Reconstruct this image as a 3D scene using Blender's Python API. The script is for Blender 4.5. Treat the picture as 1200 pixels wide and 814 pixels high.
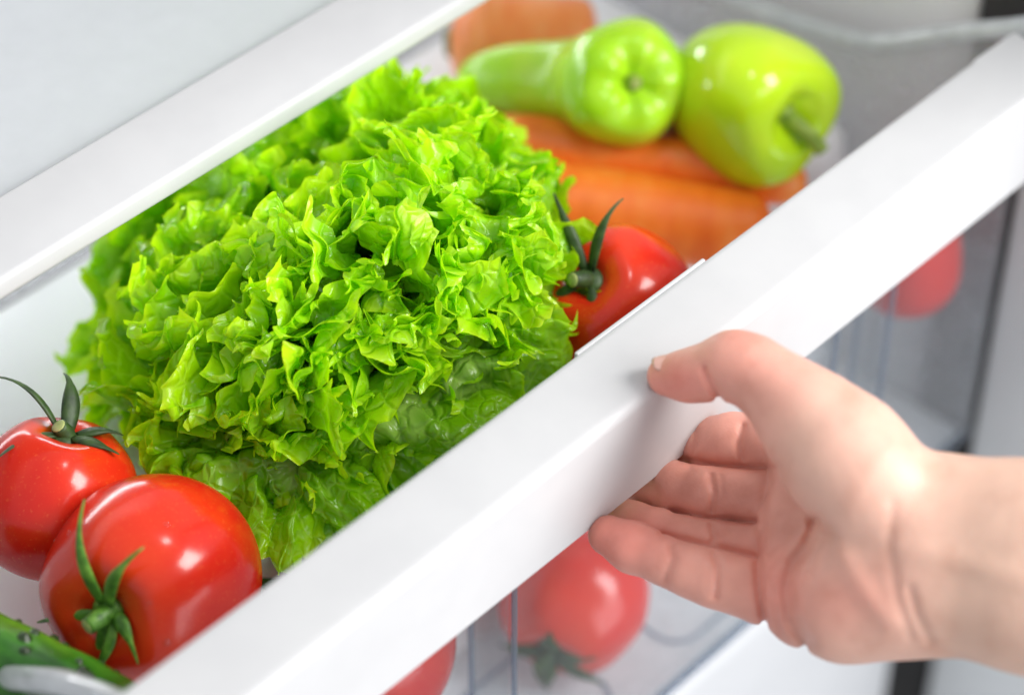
import bpy, bmesh, math, random
import numpy as np
from mathutils import Matrix, Vector

for o in list(bpy.data.objects):
    bpy.data.objects.remove(o)
scene = bpy.context.scene
COL = scene.collection

# ------------------------------------------------------------------ camera
FPX = 2950.0                                   # focal length in photo pixels (1200 wide)
PITCH, YAW = math.radians(43.5), math.radians(43.6)
_h = np.array([math.cos(YAW), math.sin(YAW), 0.0])
FW = _h * math.cos(PITCH) + np.array([0, 0, -math.sin(PITCH)])
RT = np.array([math.sin(YAW), -math.cos(YAW), 0.0])
UP = np.cross(RT, FW)

def ray(px, py):
    return FW + RT * (px - 600) / FPX - UP * (py - 407) / FPX

CAM = np.array([0, 0, .17]) - ray(700, 508) * .95

def at(px, py, depth):
    return CAM + ray(px, py) * depth

def onplane(px, py, axis, v):
    r = ray(px, py)
    return CAM + r * ((v - CAM[axis]) / r[axis])

cam_data = bpy.data.cameras.new("camera")
cam = bpy.data.objects.new("camera", cam_data)
COL.objects.link(cam)
scene.camera = cam
cam_data.sensor_width = 36
cam_data.lens = FPX / 1200 * 36
cam_data.clip_start, cam_data.clip_end = .01, 50
cam_data.dof.use_dof = True
cam_data.dof.focus_distance = 1.005
cam_data.dof.aperture_fstop = 3.2
_m = Matrix.Identity(4)
for i in range(3):
    _m[i][0], _m[i][1], _m[i][2], _m[i][3] = RT[i], UP[i], -FW[i], CAM[i]
cam.matrix_world = _m

# ------------------------------------------------------------------ world and lamps
world = bpy.data.worlds.new("World")
scene.world = world
world.use_nodes = True
world.node_tree.nodes["Background"].inputs[0].default_value = (.93, .96, 1, 1)
world.node_tree.nodes["Background"].inputs[1].default_value = .38

def area_lamp(name, loc, target, size, power, color=(1, 1, 1), size_y=None):
    d = bpy.data.lights.new(name, 'AREA')
    d.energy, d.color, d.size = power, color, size
    if size_y:
        d.shape, d.size_y = 'RECTANGLE', size_y
    o = bpy.data.objects.new(name, d)
    COL.objects.link(o)
    o.location = loc
    o.rotation_euler = (Vector(target) - Vector(loc)).to_track_quat('-Z', 'Y').to_euler()
    return o

area_lamp("key_lamp", (.80, -1.16, 1.33), (.03, .1, .1), .90, 31, (1, .98, .955))
area_lamp("front_fill_lamp", (.30, -2.35, .70), (.05, .05, .1), 2.0, 37, (.98, .985, 1))  # broad soft fill added in front to brighten the rail's face
area_lamp("crisper_fill_lamp", (.08, .44, .170), (.06, .20, .02), .46, .62, (.98, .99, 1), .03)  # unseen strip added under the shelf to brighten drawer floor and side wall
area_lamp("fridge_lamp", (.10, .08, .78), (.12, .16, .0), .10, .35, (1, .99, .97), .05)

scene.view_settings.view_transform = 'Standard'
scene.view_settings.look = 'None'
scene.view_settings.exposure = 0.48
scene.view_settings.gamma = 1
scene.render.engine = 'CYCLES'
scene.cycles.use_denoising = True
scene.cycles.max_bounces = 14
scene.cycles.transparent_max_bounces = 24
scene.cycles.caustics_reflective = False
scene.cycles.caustics_refractive = False
scene.cycles.sample_clamp_indirect = 6

# ------------------------------------------------------------------ material helpers
def mat(name):
    m = bpy.data.materials.new(name)
    m.use_nodes = True
    nt = m.node_tree
    return m, nt, nt.nodes["Principled BSDF"]

def node(nt, kind, **kw):
    n = nt.nodes.new(kind)
    for k, v in kw.items():
        if k in n.inputs:
            n.inputs[k].default_value = v
        else:
            setattr(n, k, v)
    return n

def noise_ramp(nt, scale, stops, detail=4, coord='Object', stretch=None, rough=.55):
    tc = node(nt, 'ShaderNodeTexCoord')
    src = tc.outputs[coord]
    if stretch:
        mp = node(nt, 'ShaderNodeMapping')
        mp.inputs['Scale'].default_value = stretch
        nt.links.new(src, mp.inputs['Vector'])
        src = mp.outputs['Vector']
    n = node(nt, 'ShaderNodeTexNoise')
    n.inputs['Scale'].default_value = scale
    n.inputs['Detail'].default_value = detail
    n.inputs['Roughness'].default_value = rough
    nt.links.new(src, n.inputs['Vector'])
    r = node(nt, 'ShaderNodeValToRGB')
    els = r.color_ramp.elements
    els[0].position, els[0].color = stops[0][0], (*stops[0][1], 1)
    els[1].position, els[1].color = stops[-1][0], (*stops[-1][1], 1)
    for p, c in stops[1:-1]:
        e = els.new(p)
        e.color = (*c, 1)
    nt.links.new(n.outputs['Fac'], r.inputs['Fac'])
    return r.outputs['Color'], n.outputs['Fac'], src

def bump(nt, b, height, strength, dist):
    n = node(nt, 'ShaderNodeBump')
    n.inputs['Strength'].default_value = strength
    n.inputs['Distance'].default_value = dist
    nt.links.new(height, n.inputs['Height'])
    nt.links.new(n.outputs['Normal'], b.inputs['Normal'])
    return n

def mixcol(nt, a, b, fac, mode='MIX'):
    n = nt.nodes.new('ShaderNodeMix')
    n.data_type = 'RGBA'
    n.blend_type = mode
    for sock, v in ((n.inputs[6], a), (n.inputs[7], b), (n.inputs[0], fac)):
        if hasattr(v, 'default_value'):
            nt.links.new(v, sock)
        elif isinstance(v, (int, float)):
            sock.default_value = v
        else:
            sock.default_value = (*v, 1)
    return n.outputs[2]

def attr(nt, name):
    n = nt.nodes.new('ShaderNodeAttribute')
    n.attribute_name = name
    return n

# white enamelled plastic of the handle rail and the shelf trim
M_WHITE, nt, b = mat("white_plastic")
c, f, s = noise_ramp(nt, 30, [(.35, (.525, .527, .537)), (.65, (.55, .552, .56))])
nt.links.new(c, b.inputs['Base Color'])
b.inputs['Roughness'].default_value = .38
b.inputs['Specular IOR Level'].default_value = .22
_, f2, _ = noise_ramp(nt, 900, [(0, (0, 0, 0)), (1, (1, 1, 1))], detail=2)
bump(nt, b, f2, .05, .0004)

M_LINER, nt, b = mat("liner_plastic")
c, f, s = noise_ramp(nt, 7, [(.3, (.74, .735, .73)), (.7, (.80, .79, .785))])
nt.links.new(c, b.inputs['Base Color'])
b.inputs['Roughness'].default_value = .42

M_LOWER, nt, b = mat("lower_panel_plastic")
c, f, s = noise_ramp(nt, 5, [(.3, (.46, .47, .49)), (.7, (.52, .53, .55))])
nt.links.new(c, b.inputs['Base Color'])
b.inputs['Roughness'].default_value = .4

M_DOOR, nt, b = mat("door_paint")
c, f, s = noise_ramp(nt, 5, [(.3, (.80, .83, .84)), (.7, (.84, .86, .87))])
nt.links.new(c, b.inputs['Base Color'])
b.inputs['Roughness'].default_value = .45

M_RUBBER, nt, b = mat("black_rubber")
c, f, s = noise_ramp(nt, 40, [(.3, (.012, .011, .011)), (.7, (.02, .018, .018))])
nt.links.new(c, b.inputs['Base Color'])
b.inputs['Roughness'].default_value = .6

# clear polystyrene: see-through, a little milky, glossy
def clear_plastic(name, tint, milk, milkcol=(.8, .82, .86), gloss_rough=.06, spec=1.0, var=.2):
    m = bpy.data.materials.new(name)
    m.use_nodes = True
    nt = m.node_tree
    nt.nodes.clear()
    out = node(nt, 'ShaderNodeOutputMaterial')
    tr = node(nt, 'ShaderNodeBsdfTransparent')
    tr.inputs['Color'].default_value = (*tint, 1)
    df = node(nt, 'ShaderNodeBsdfDiffuse')
    df.inputs['Color'].default_value = (*milkcol, 1)
    tl = node(nt, 'ShaderNodeBsdfTranslucent')
    tl.inputs['Color'].default_value = (*milkcol, 1)
    gl = node(nt, 'ShaderNodeBsdfGlossy')
    gl.inputs['Roughness'].default_value = gloss_rough
    ad = node(nt, 'ShaderNodeMixShader')
    ad.inputs[0].default_value = .45
    nt.links.new(df.outputs[0], ad.inputs[1])
    nt.links.new(tl.outputs[0], ad.inputs[2])
    m1 = node(nt, 'ShaderNodeMixShader')
    # haze varies a little over the sheet (fine scuffs)
    tc = node(nt, 'ShaderNodeTexCoord')
    nz = node(nt, 'ShaderNodeTexNoise')
    nz.inputs['Scale'].default_value = 60
    nz.inputs['Detail'].default_value = 6
    nt.links.new(tc.outputs['Object'], nz.inputs['Vector'])
    mr = node(nt, 'ShaderNodeMapRange')
    mr.inputs['From Min'].default_value = .3
    mr.inputs['From Max'].default_value = .7
    mr.inputs['To Min'].default_value = milk * (1 - var)
    mr.inputs['To Max'].default_value = min(1, milk * (1 + var))
    nt.links.new(nz.outputs['Fac'], mr.inputs['Value'])
    nt.links.new(mr.outputs[0], m1.inputs[0])
    nt.links.new(tr.outputs[0], m1.inputs[1])
    nt.links.new(ad.outputs[0], m1.inputs[2])
    lw = node(nt, 'ShaderNodeLayerWeight')
    lw.inputs['Blend'].default_value = .5
    pw = node(nt, 'ShaderNodeMath', operation='POWER')
    pw.inputs[1].default_value = 4.5
    nt.links.new(lw.outputs['Facing'], pw.inputs[0])
    mu = node(nt, 'ShaderNodeMath', operation='MULTIPLY_ADD')
    mu.inputs[1].default_value = .8 * spec
    mu.inputs[2].default_value = .035 * spec
    nt.links.new(pw.outputs[0], mu.inputs[0])
    m2 = node(nt, 'ShaderNodeMixShader')
    nt.links.new(mu.outputs[0], m2.inputs[0])
    nt.links.new(m1.outputs[0], m2.inputs[1])
    nt.links.new(gl.outputs[0], m2.inputs[2])
    nt.links.new(m2.outputs[0], out.inputs[0])
    return m

M_CLEAR = clear_plastic("clear_plastic", (.91, .93, .94), .025, (.86, .88, .92), .06, .55)
M_CLEARSIDE = clear_plastic("clear_side_plastic", (.95, .955, .97), .26, (.84, .85, .88))
M_FLOOR = clear_plastic("frosted_tray_plastic", (.93, .94, .95), .90, (.88, .89, .91), .25, .5)
M_SHELF = clear_plastic("frosted_shelf_glass", (.95, .96, .97), .93, (.72, .74, .77), .3, .5, .03)
M_EDGE = clear_plastic("plastic_edge", (.62, .68, .76), .22, (.52, .58, .66), .05)
M_LIP = clear_plastic("plastic_lip", (.8, .84, .88), .72, (.86, .88, .9), .08)

M_TRAY, nt, b = mat("white_tray_plastic")
c, f, s = noise_ramp(nt, 12, [(.3, (.83, .84, .85)), (.7, (.88, .885, .89))])
nt.links.new(c, b.inputs['Base Color'])
b.inputs['Roughness'].default_value = .35

# lettuce leaf
M_LEAF, nt, b = mat("lettuce_leaf")
a_t = attr(nt, "tone")
sep = node(nt, 'ShaderNodeSeparateColor')
nt.links.new(a_t.outputs['Color'], sep.inputs[0])
r = node(nt, 'ShaderNodeValToRGB')
e = r.color_ramp.elements
e[0].position, e[0].color = 0, (.40, .62, .12, 1)
e[1].position, e[1].color = 1, (.60, .86, .02, 1)
x = e.new(.3); x.color = (.21, .48, .008, 1)
x = e.new(.93); x.color = (.45, .80, .006, 1)
x = e.new(.7); x.color = (.31, .64, .004, 1)
nt.links.new(sep.outputs[0], r.inputs[0])
c, f, s = noise_ramp(nt, 45, [(.3, (.85, .9, .7)), (.7, (1.08, 1.0, 1.0))], detail=5)
col = mixcol(nt, r.outputs[0], c, .8, 'MULTIPLY')
vein = mixcol(nt, col, (.40, .58, .12), sep.outputs[1])
leafvar = mixcol(nt, vein, (.05, .17, .010), sep.outputs[2])
nt.links.new(leafvar, b.inputs['Base Color'])
b.inputs['Roughness'].default_value = .23
b.inputs['Specular IOR Level'].default_value = .6
tc = node(nt, 'ShaderNodeTexCoord')
vn = node(nt, 'ShaderNodeTexVoronoi', feature='DISTANCE_TO_EDGE')
vn.inputs['Scale'].default_value = 105
nw = node(nt, 'ShaderNodeTexNoise')
nw.inputs['Scale'].default_value = 70
va = node(nt, 'ShaderNodeVectorMath', operation='MULTIPLY_ADD')
va.inputs[1].default_value = (.012, .012, .012)
nt.links.new(tc.outputs['Object'], nw.inputs['Vector'])
nt.links.new(nw.outputs['Color'], va.inputs[0])
nt.links.new(tc.outputs['Object'], va.inputs[2])
nt.links.new(va.outputs[0], vn.inputs['Vector'])
vr = node(nt, 'ShaderNodeMapRange', interpolation_type='SMOOTHSTEP')
vr.inputs['From Max'].default_value = .22
nt.links.new(vn.outputs['Distance'], vr.inputs['Value'])
vf = node(nt, 'ShaderNodeMapRange')
vf.inputs['From Max'].default_value = .09
vf.inputs['To Min'].default_value = .35
vf.inputs['To Max'].default_value = 0
nt.links.new(vn.outputs['Distance'], vf.inputs['Value'])
leafvar = mixcol(nt, leafvar, (.52, .78, .10), vf.outputs[0])
nt.links.new(leafvar, b.inputs['Base Color'])
bump(nt, b, vr.outputs[0], .55, .0016)
tl = node(nt, 'ShaderNodeBsdfTranslucent')
tcol = mixcol(nt, leafvar, (1.2, 1.25, .5), 1.0, 'MULTIPLY')
nt.links.new(tcol, tl.inputs['Color'])
mx = node(nt, 'ShaderNodeMixShader')
mx.inputs[0].default_value = .48
nt.links.new(b.outputs[0], mx.inputs[1])
nt.links.new(tl.outputs[0], mx.inputs[2])
nt.links.new(mx.outputs[0], nt.nodes["Material Output"].inputs[0])

# tomato skin
def tomato_mat(name, deep, light):
    m, nt, b = mat(name)
    c, f, s = noise_ramp(nt, 26, [(.32, deep), (.52, tuple((p + q) / 2 for p, q in zip(deep, light))), (.72, light)], detail=3)
    c2, f2, _ = noise_ramp(nt, 700, [(.60, (0, 0, 0)), (.74, (1, 1, 1))], detail=2)
    col = mixcol(nt, c, (.85, .20, .05), mixcol(nt, (0, 0, 0), c2, .28))
    sx = node(nt, 'ShaderNodeSeparateXYZ')
    nt.links.new(s, sx.inputs[0])
    mr = node(nt, 'ShaderNodeMapRange', interpolation_type='SMOOTHSTEP')
    mr.inputs['From Min'].default_value = .012
    mr.inputs['From Max'].default_value = .040
    nt.links.new(sx.outputs['Z'], mr.inputs['Value'])
    mm = node(nt, 'ShaderNodeMath', operation='MULTIPLY')
    nt.links.new(mr.outputs[0], mm.inputs[0])
    nt.links.new(f, mm.inputs[1])
    col = mixcol(nt, col, (.72, .055, .008), mm.outputs[0])
    nt.links.new(col, b.inputs['Base Color'])
    b.inputs['Roughness'].default_value = .2
    b.inputs['Subsurface Weight'].default_value = .25
    b.inputs['Subsurface Radius'].default_value = (1, .25, .1)
    b.inputs['Subsurface Scale'].default_value = .004
    b.inputs['Coat Weight'].default_value = .1
    b.inputs['Coat Roughness'].default_value = .12
    _, f3, _ = noise_ramp(nt, 420, [(0, (0, 0, 0)), (1, (1, 1, 1))], detail=3)
    bump(nt, b, f3, .06, .0006)
    return m
M_TOMATO = tomato_mat("tomato_skin", (.62, .008, .006), (.74, .032, .008))
M_TOMATO2 = tomato_mat("red_pepper_skin", (.58, .016, .016), (.68, .035, .03))

def green_mat(name, stops, scale, rough, sss=.0, stretch=None, bmp=.2):
    m, nt, b = mat(name)
    c, f, s = noise_ramp(nt, scale, stops, detail=5, stretch=stretch)
    nt.links.new(c, b.inputs['Base Color'])
    b.inputs['Roughness'].default_value = rough
    if sss:
        b.inputs['Subsurface Weight'].default_value = sss
        b.inputs['Subsurface Radius'].default_value = (.6, 1, .15)
        b.inputs['Subsurface Scale'].default_value = .004
    bump(nt, b, f, bmp, .0012)
    return m
M_SEPAL = green_mat("tomato_calyx", [(.3, (.03, .10, .008)), (.5, (.08, .22, .018)), (.72, (.20, .40, .05))], 190, .45, stretch=None, bmp=.5)
M_SEPALDARK = green_mat("dark_calyx", [(.3, (.012, .03, .008)), (.72, (.05, .10, .02))], 190, .5, bmp=.4)
M_STEMCUT = green_mat("stem_cut", [(.3, (.30, .36, .10)), (.7, (.48, .52, .2))], 300, .6)
M_PEPPER = green_mat("pale_pepper_skin", [(.3, (.34, .66, .010)), (.52, (.42, .74, .016)), (.72, (.56, .80, .05))], 22, .24, .3, bmp=.05)
M_PEPPER2 = green_mat("yellow_pepper_skin", [(.3, (.46, .72, .012)), (.52, (.55, .80, .015)), (.72, (.67, .84, .03))], 22, .1, .3, bmp=.05)
M_PSTEM = green_mat("pepper_stem", [(.3, (.14, .24, .02)), (.7, (.36, .48, .07))], 160, .5)
M_PSCAR = green_mat("pepper_scar", [(.3, (.10, .09, .02)), (.7, (.25, .24, .06))], 200, .7)

# cucumber: mottled dark green with pale streaks along its length
M_CUCUMBER, nt, b = mat("cucumber_skin")
c, f, s = noise_ramp(nt, 60, [(.36, (.012, .06, .008)), (.52, (.035, .16, .012)), (.64, (.10, .30, .02)), (.78, (.32, .52, .06))], detail=6, stretch=(1, 1, .14))
c2, f2, _ = noise_ramp(nt, 150, [(.3, (.6, .7, .5)), (.7, (1.1, 1.1, 1.0))], detail=4)
col = mixcol(nt, c, c2, 1.0, 'MULTIPLY')
nt.links.new(col, b.inputs['Base Color'])
b.inputs['Roughness'].default_value = .24
bump(nt, b, f2, .25, .001)
M_WART, nt, b = mat("cucumber_wart")
c, f, s = noise_ramp(nt, 300, [(.3, (.008, .02, .008)), (.7, (.03, .06, .015))])
nt.links.new(c, b.inputs['Base Color'])
b.inputs['Roughness'].default_value = .3

# carrot: fine rings across, paler root scars
def carrot_mat(name, a, bb, cc):
    m, nt, b = mat(name)
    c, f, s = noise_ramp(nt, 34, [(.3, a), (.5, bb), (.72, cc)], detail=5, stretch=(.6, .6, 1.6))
    tc = node(nt, 'ShaderNodeTexCoord')
    nt.links.new(c, b.inputs['Base Color'])
    b.inputs['Roughness'].default_value = .42
    b.inputs['Subsurface Weight'].default_value = .25
    b.inputs['Subsurface Radius'].default_value = (1, .4, .1)
    b.inputs['Subsurface Scale'].default_value = .004
    bump(nt, b, f, .35, .002)
    return m
M_CARROT = carrot_mat("carrot_skin", (.80, .14, .008), (.88, .20, .016), (.90, .30, .05))
M_CARROT2 = carrot_mat("pale_carrot_skin", (.74, .18, .04), (.82, .26, .07), (.86, .38, .15))
M_CARROT3 = carrot_mat("shaded_carrot_skin", (.30, .05, .015), (.42, .08, .02), (.5, .14, .04))  # carrot skin darkened, painting in the shade below the peppers

# skin
M_SKIN, nt, b = mat("skin")
a_s = attr(nt, "flush")
c, f, s = noise_ramp(nt, 55, [(.3, (.88, .78, .74)), (.5, (1, .98, .97)), (.72, (1.10, 1.10, 1.09))], detail=7)
col = mixcol(nt, a_s.outputs['Color'], c, .9, 'MULTIPLY')
nt.links.new(col, b.inputs['Base Color'])
b.inputs['Roughness'].default_value = .46
b.inputs['Specular IOR Level'].default_value = .42
b.inputs['Subsurface Weight'].default_value = .22
b.inputs['Subsurface Radius'].default_value = (1, .35, .18)
b.inputs['Subsurface Scale'].default_value = .006
tc = node(nt, 'ShaderNodeTexCoord')
vo = node(nt, 'ShaderNodeTexVoronoi')
vo.inputs['Scale'].default_value = 900
nt.links.new(tc.outputs['Object'], vo.inputs['Vector'])
n3 = node(nt, 'ShaderNodeTexNoise')
n3.inputs['Scale'].default_value = 260
n3.inputs['Detail'].default_value = 6
nt.links.new(tc.outputs['Object'], n3.inputs['Vector'])
ad = node(nt, 'ShaderNodeMath', operation='MULTIPLY_ADD')
ad.inputs[1].default_value = .35
nt.links.new(vo.outputs['Distance'], ad.inputs[0])
nt.links.new(n3.outputs['Fac'], ad.inputs[2])
bump(nt, b, ad.outputs[0], .22, .0006)
M_NAIL, nt, b = mat("nail")
c, f, s = noise_ramp(nt, 200, [(.3, (.70, .38, .31)), (.7, (.74, .43, .36))])
nt.links.new(c, b.inputs['Base Color'])
b.inputs['Roughness'].default_value = .25

M_WATER = clear_plastic("water", (.97, .95, .95), .0, gloss_rough=.02, spec=1.6)

# ------------------------------------------------------------------ mesh helpers
def link_mesh(name, verts, faces, material, parent=None, smooth=True, origin=None, matrix=None):
    verts = np.asarray(verts, dtype=np.float32)
    if origin is not None:
        verts = verts - np.asarray(origin, dtype=np.float32)
    me = bpy.data.meshes.new(name)
    if isinstance(faces, np.ndarray):
        nf, k = faces.shape
        me.vertices.add(len(verts))
        me.vertices.foreach_set("co", verts.ravel())
        me.loops.add(nf * k)
        me.loops.foreach_set("vertex_index", faces.astype(np.int32).ravel())
        me.polygons.add(nf)
        me.polygons.foreach_set("loop_start", np.arange(0, nf * k, k, dtype=np.int32))
        me.update(calc_edges=True)
        me.validate()
    else:
        me.from_pydata(verts.tolist(), [], faces)
        me.update()
    if smooth:
        me.polygons.foreach_set("use_smooth", np.ones(len(me.polygons), dtype=bool))
    me.materials.append(material)
    o = bpy.data.objects.new(name, me)
    COL.objects.link(o)
    if origin is not None:
        o.location = origin
    if matrix is not None:
        o.matrix_world = matrix
    if parent is not None:
        o.parent = parent
        if origin is not None:
            o.location = Vector(origin) - parent.location
    return o

def empty(name, loc, label, cat, group=None):
    o = bpy.data.objects.new(name, None)
    COL.objects.link(o)
    o.location = loc
    o.empty_display_size = .02
    tag(o, label, cat, group)
    return o

def tag(o, label, cat, group=None):
    o["label"], o["category"] = label, cat
    if group:
        o["group"] = group
    return o

def rounded_box(name, lo, hi, material, parent=None, r=.0015, seg=3):
    lo, hi = np.array(lo, float), np.array(hi, float)
    c = (lo + hi) / 2
    bm = bmesh.new()
    bmesh.ops.create_cube(bm, size=1)
    for v in bm.verts:
        v.co = Vector([v.co[i] * (hi - lo)[i] for i in range(3)])
    if r:
        bmesh.ops.bevel(bm, geom=list(bm.edges), offset=r, segments=seg, profile=.5, affect='EDGES')
    me = bpy.data.meshes.new(name)
    bm.to_mesh(me); bm.free()
    me.materials.append(material)
    me.polygons.foreach_set("use_smooth", np.ones(len(me.polygons), dtype=bool))
    o = bpy.data.objects.new(name, me)
    COL.objects.link(o)
    if parent is not None:
        o.parent = parent
        o.location = Vector(c) - parent.location
    else:
        o.location = c
    me.set_sharp_from_angle(angle=math.radians(50))
    return o

def catmull(P, n):
    P = np.asarray(P, float)
    Q = np.vstack([2 * P[0] - P[1], P, 2 * P[-1] - P[-2]])
    out = []
    m = len(P) - 1
    for t in np.linspace(0, m, n):
        i = min(int(t), m - 1)
        u = t - i
        p0, p1, p2, p3 = Q[i], Q[i + 1], Q[i + 2], Q[i + 3]
        out.append(.5 * ((2 * p1) + (-p0 + p2) * u + (2 * p0 - 5 * p1 + 4 * p2 - p3) * u * u + (-p0 + 3 * p1 - 3 * p2 + p3) * u ** 3))
    return np.array(out)

def tube_data(path, radii, n=10, flat=1.0, side=None):
    """tapered tube along a path; flat<1 squashes it across `side`"""
    path = np.asarray(path, float)
    radii = np.broadcast_to(np.asarray(radii, float), (len(path),))
    T = np.gradient(path, axis=0)
    T /= np.linalg.norm(T, axis=1)[:, None] + 1e-12
    ref = np.array(side if side is not None else (0.13, .27, .95), float)
    V, F = [], []
    for i, (p, t, r) in enumerate(zip(path, T, radii)):
        a = ref - t * (ref @ t)
        a /= np.linalg.norm(a) + 1e-9
        ref = a
        bb = np.cross(t, a)
        for k in range(n):
            w = 2 * math.pi * k / n
            V.append(p + r * (math.cos(w) * a + flat * math.sin(w) * bb))
    m = len(path)
    for i in range(m - 1):
        for k in range(n):
            F.append((i * n + k, i * n + (k + 1) % n, (i + 1) * n + (k + 1) % n, (i + 1) * n + k))
    F.append(tuple(range(n))[::-1])
    F.append(tuple((m - 1) * n + k for k in range(n)))
    return np.array(V), F

def revolve_data(profile, npr, nseg, shape=None):
    """profile: (radius, height) control points; shape(t, phi, r, z) -> r, z"""
    pr = catmull(profile, npr)
    pr[:, 0] = np.maximum(pr[:, 0], 0)
    t = np.linspace(0, 1, npr)[:, None]
    phi = np.linspace(0, 2 * np.pi, nseg, endpoint=False)[None, :]
    R = np.repeat(pr[:, :1], nseg, 1)
    Z = np.repeat(pr[:, 1:], nseg, 1)
    if shape:
        R, Z = shape(t, phi, R, Z)
    V = np.stack([R * np.cos(phi), R * np.sin(phi), Z], -1).reshape(-1, 3)
    i = np.arange(npr - 1)[:, None]
    k = np.arange(nseg)[None, :]
    k2 = (k + 1) % nseg
    F = np.stack(np.broadcast_arrays(i * nseg + k, (i + 1) * nseg + k, (i + 1) * nseg + k2, i * nseg + k2), -1).reshape(-1, 4)
    return V, F

def frame_from(zdir, xhint, loc):
    z = Vector(zdir).normalized()
    x = Vector(xhint)
    x = (x - z * x.dot(z)).normalized()
    y = z.cross(x)
    m = Matrix.Identity(4)
    for i in range(3):
        m[i][0], m[i][1], m[i][2], m[i][3] = x[i], y[i], z[i], loc[i]
    return m

def camvec(x, y, z):
    """direction given as right, up, towards the viewer"""
    return RT * x + UP * y - FW * z

# ------------------------------------------------------------------ fridge interior
FLOOR_Z, STEP_Z = -.100, .052
def structure(o):
    o["kind"] = "structure"
    return o
structure(rounded_box("fridge_side_wall", (.366, .082, -.75), (.396, .75, .75), M_LINER, r=.004))
structure(rounded_box("fridge_back_wall", (-.6, .56, -.75), (.366, .58, .75), M_LINER, r=0))
seal = rounded_box("door_seal", (.360, .044, -.75), (.385, .080, .75), M_RUBBER, r=.004)
tag(seal, "black rubber strip running down beside the drawer's far right end", "door seal")
door = rounded_box("fridge_door_edge", (.356, -.12, -.75), (.396, .042, .75), M_DOOR, r=.006)
tag(door, "pale grey upright door edge at the far right, behind the wrist", "door")
low = empty("lower_drawer", (.05, .03, -.13), "plain white lower drawer front beneath the clear drawer", "drawer")
rounded_box("front_panel", (-.5, .045, -.70), (.320, .06, -.135), M_LOWER, low, r=.006)
rounded_box("top_edge", (-.5, .062, -.15), (.320, .5, -.138), M_LOWER, low, r=.003)

shelf = empty("glass_shelf", (0, .22, .19), "white-trimmed frosted glass shelf above the back of the open drawer", "shelf")
rounded_box("front_trim", (-.5, .2020, .1900), (.33, .243, .2005), M_WHITE, shelf, r=.0025, seg=4)
rounded_box("glass_panel", (-.5, .2435, .190), (.33, .555, .196), M_SHELF, shelf, r=.001)

# ------------------------------------------------------------------ crisper drawer
XL, XR = -.205, .338
drawer = empty("crisper_drawer", (.05, .15, FLOOR_Z), "open clear plastic vegetable drawer with a broad white handle rail", "drawer")

# handle rail: an inverted-L section swept along the front and round the right end
outer = [(0, .1190), (0, .1200), (0, .1655), (0, .1667), (.0004, .1683), (.0014, .1696), (.0030, .1702), (.0045, .17035), (.0310, .17115), (.0325, .1711), (.0338, .1704)]
inner = [(.0338, .1600), (.0325, .1590), (.0300, .1660), (.0085, .1660), (.0050, .1645), (.0036, .1610), (.0034, .1195), (.0017, .1185)]
prof = outer + inner
path = [(XL - .05, 0, 0, 1)]
for xx in np.linspace(XL - .04, .285, 12):
    path.append((xx, 0, 0, 1))
for w in np.linspace(6, 90, 15):
    a = math.radians(w)
    path.append((.285 + .034 * math.sin(a), .034 - .034 * math.cos(a), math.sin(a), math.cos(a)))
V, F = [], []
for (x, y, sx, cy) in path:
    for (pd, pz) in prof:               # pd = inward distance
        V.append((x - pd * sx, y + pd * cy, pz))
n = len(prof)
for i in range(len(path) - 1):
    for k in range(n):
        F.append((i * n + k, (i + 1) * n + k, (i + 1) * n + (k + 1) % n, i * n + (k + 1) % n))
F.append(tuple(range(n)))
F.append(tuple((len(path) - 1) * n + k for k in range(n))[::-1])
rail = link_mesh("handle_rail", V, F, M_WHITE, drawer, origin=(.05, .015, .15))
rail.data.set_sharp_from_angle(angle=math.radians(40))
rounded_box("rail_clip", (.026, .0339, .1585), (.103, .0358, .1709), M_WHITE, drawer, r=.0006)

def sheet(name, grid, material, parent, thick=.0025):
    """solid sheet from a grid of points (rows x cols)"""
    G = np.asarray(grid, float)
    nr, nc, _ = G.shape
    du = np.gradient(G, axis=0); dv = np.gradient(G, axis=1)
    N = np.cross(du, dv)
    N /= np.linalg.norm(N, axis=2)[..., None] + 1e-12
    A = G + N * thick / 2
    B = G - N * thick / 2
    V = np.concatenate([A.reshape(-1, 3), B.reshape(-1, 3)])
    off = nr * nc
    F = []
    for i in range(nr - 1):
        for j in range(nc - 1):
            a, b_, c_, d_ = i * nc + j, i * nc + j + 1, (i + 1) * nc + j + 1, (i + 1) * nc + j
            F.append((a, d_, c_, b_)); F.append((off + a, off + b_, off + c_, off + d_))
    for i in range(nr - 1):
        for j in (0, nc - 1):
            a, d_ = i * nc + j, (i + 1) * nc + j
            F.append((a, d_, off + d_, off + a))
    for j in range(nc - 1):
        for i in (0, nr - 1):
            a, b_ = i * nc + j, i * nc + j + 1
            F.append((a, b_, off + b_, off + a))
    o = link_mesh(name, V, F, material, parent, origin=G.reshape(-1, 3).mean(0))
    o.data.set_sharp_from_angle(angle=math.radians(40))
    return o

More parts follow.
